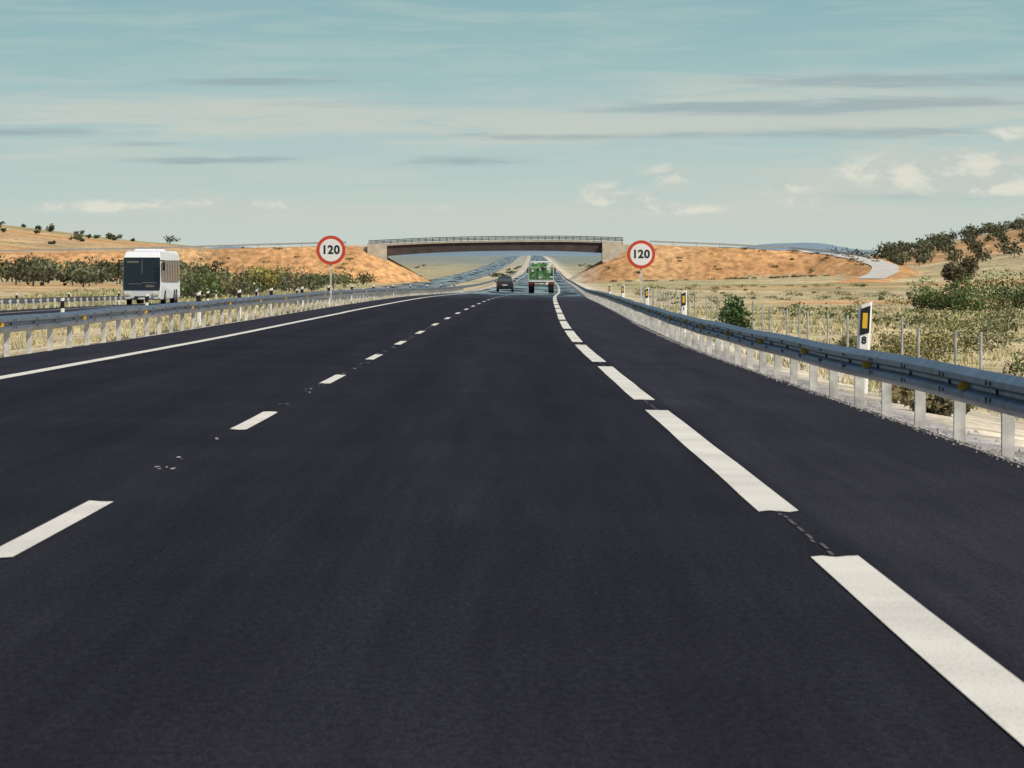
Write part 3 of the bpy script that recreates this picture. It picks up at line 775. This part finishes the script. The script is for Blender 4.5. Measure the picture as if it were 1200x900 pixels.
def smooth(v,a,b,lo=0,hi=1):
    r=nt.nodes.new('ShaderNodeMapRange'); r.interpolation_type='SMOOTHSTEP'
    for k,q in zip(('From Min','From Max','To Min','To Max'),(a,b,lo,hi)): r.inputs[k].default_value=q
    L(v,r.inputs['Value']); return r.outputs['Result']
def blobs(lst,Aa,Eb):
    tot=None
    for (x,y,rx,ry,amp) in lst:
        a0=(x-600)/54; e0=(300-y)/54; kx=54/rx; ky=54/ry
        u=ma('MULTIPLY_ADD',Aa,kx,-a0*kx); v=ma('MULTIPLY_ADD',Eb,ky,-e0*ky)
        g=ma('EXPONENT',ma('MULTIPLY',ma('MULTIPLY_ADD',u,u,ma('MULTIPLY',v,v)),-1.0))
        tot=ma('MULTIPLY_ADD',g,amp,0.0 if tot is None else tot)
    return tot
Ew=ma('ADD',Ee,ma('MULTIPLY',ma('SUBTRACT',N1,.5),.6))
cream=blobs([(200,132,330,24,1.0),(540,152,220,16,.9),(960,112,280,28,.95),(820,147,230,16,1.0),(1120,135,160,20,.7),(620,255,800,26,.75),(1060,205,240,40,1.0),(300,205,340,18,.5),(100,176,200,12,.5)],A,Ew)
dark=blobs([(300,96,120,6,1.25),(60,157,130,5,.9),(155,170,60,4,.8),(250,188,120,5,1.0),(540,190,90,8,.9),(1080,96,220,9,1.2),(880,128,220,8,1.15),(650,160,160,5,.8),(1000,157,220,8,1.0),(1100,120,160,6,.9),(400,122,180,4,.5),(1080,232,160,7,.6)],A,ma('ADD',Ee,ma('MULTIPLY',ma('SUBTRACT',N1,.5),.3)))
cum=blobs([(1150,190,120,24,1.2),(1060,205,80,16,1.0),(1190,158,30,9,1.0),(1160,220,80,10,1.0),(706,228,30,14,1.0),(756,231,24,11,.9),(790,204,40,13,1.0),(920,218,32,12,.9),(800,246,60,8,.75),(270,240,90,10,.9),(110,242,80,8,.8),(560,243,80,7,.7),(960,240,60,9,.7)],A,Ee)
nz=lambda n,k: ma('MULTIPLY_ADD',n,k,1-.5*k)
fc=smooth(ma('MULTIPLY',cream,nz(N1,3.2)),.1,1.0)
fd=smooth(ma('MULTIPLY',dark,nz(N1b,2.6)),.15,1.1)
fu=smooth(ma('MULTIPLY',cum,nz(N2,3.4)),.18,1.1)
wisp=smooth(N1,.40,.68)
ramp=nt.nodes.new('ShaderNodeValToRGB'); L(ma('DIVIDE',Ee,12.0,clamp=True),ramp.inputs[0])
stops=[(0,(200,209,200)),(.08,(190,205,199)),(.22,(173,198,197)),(.40,(150,185,189)),(.5,(138,177,183)),(1,(104,152,168))]
cr=ramp.color_ramp
while len(cr.elements)<len(stops): cr.elements.new(.5)
for e,(p,c) in zip(cr.elements,stops): e.position=p; e.color=(*lin(c),1)
def mix(f,a,b):
    m=nt.nodes.new('ShaderNodeMix'); m.data_type='RGBA'
    if isinstance(f,(int,float)): m.inputs[0].default_value=f
    else: L(f,m.inputs[0])
    for s,q in ((6,a),(7,b)):
        if isinstance(q,tuple): m.inputs[s].default_value=(*lin(q),1)
        else: L(q,m.inputs[s])
    return m.outputs[2]
c=ramp.outputs[0]
c=mix(ma('MULTIPLY',wisp,.30),c,(194,205,198))
c=mix(ma('MULTIPLY',fc,.62),c,(203,206,196))
c=mix(ma('MULTIPLY',fd,.65),c,(148,167,173))
cc_=mix(smooth(N2,.40,.64),(192,200,194),(230,227,211))
c=mix(ma('MULTIPLY',fu,.72),c,cc_)
sc=nt.nodes.new('ShaderNodeVectorMath'); sc.operation='SCALE'; L(c,sc.inputs[0]); sc.inputs['Scale'].default_value=10.0
m=nt.nodes.new('ShaderNodeMix'); m.data_type='RGBA'; L(smooth(Ee,12,45),m.inputs[0]); L(sc.outputs[0],m.inputs[6]); L(sky.outputs[0],m.inputs[7])
L(m.outputs[2],bg.inputs['Color'])

# ------------------------------------------------------------------ camera
cd=bpy.data.cameras.new('camera'); cam=bpy.data.objects.new('camera',cd); scene.collection.objects.link(cam)
cd.sensor_width=36; cd.lens=162; cam.location=(0,0,0); cam.rotation_euler=(math.radians(90-1.591),0,0)
cd.clip_start=.5; cd.clip_end=40000
cd.dof.use_dof=True; cd.dof.focus_distance=120; cd.dof.aperture_fstop=22
scene.camera=cam
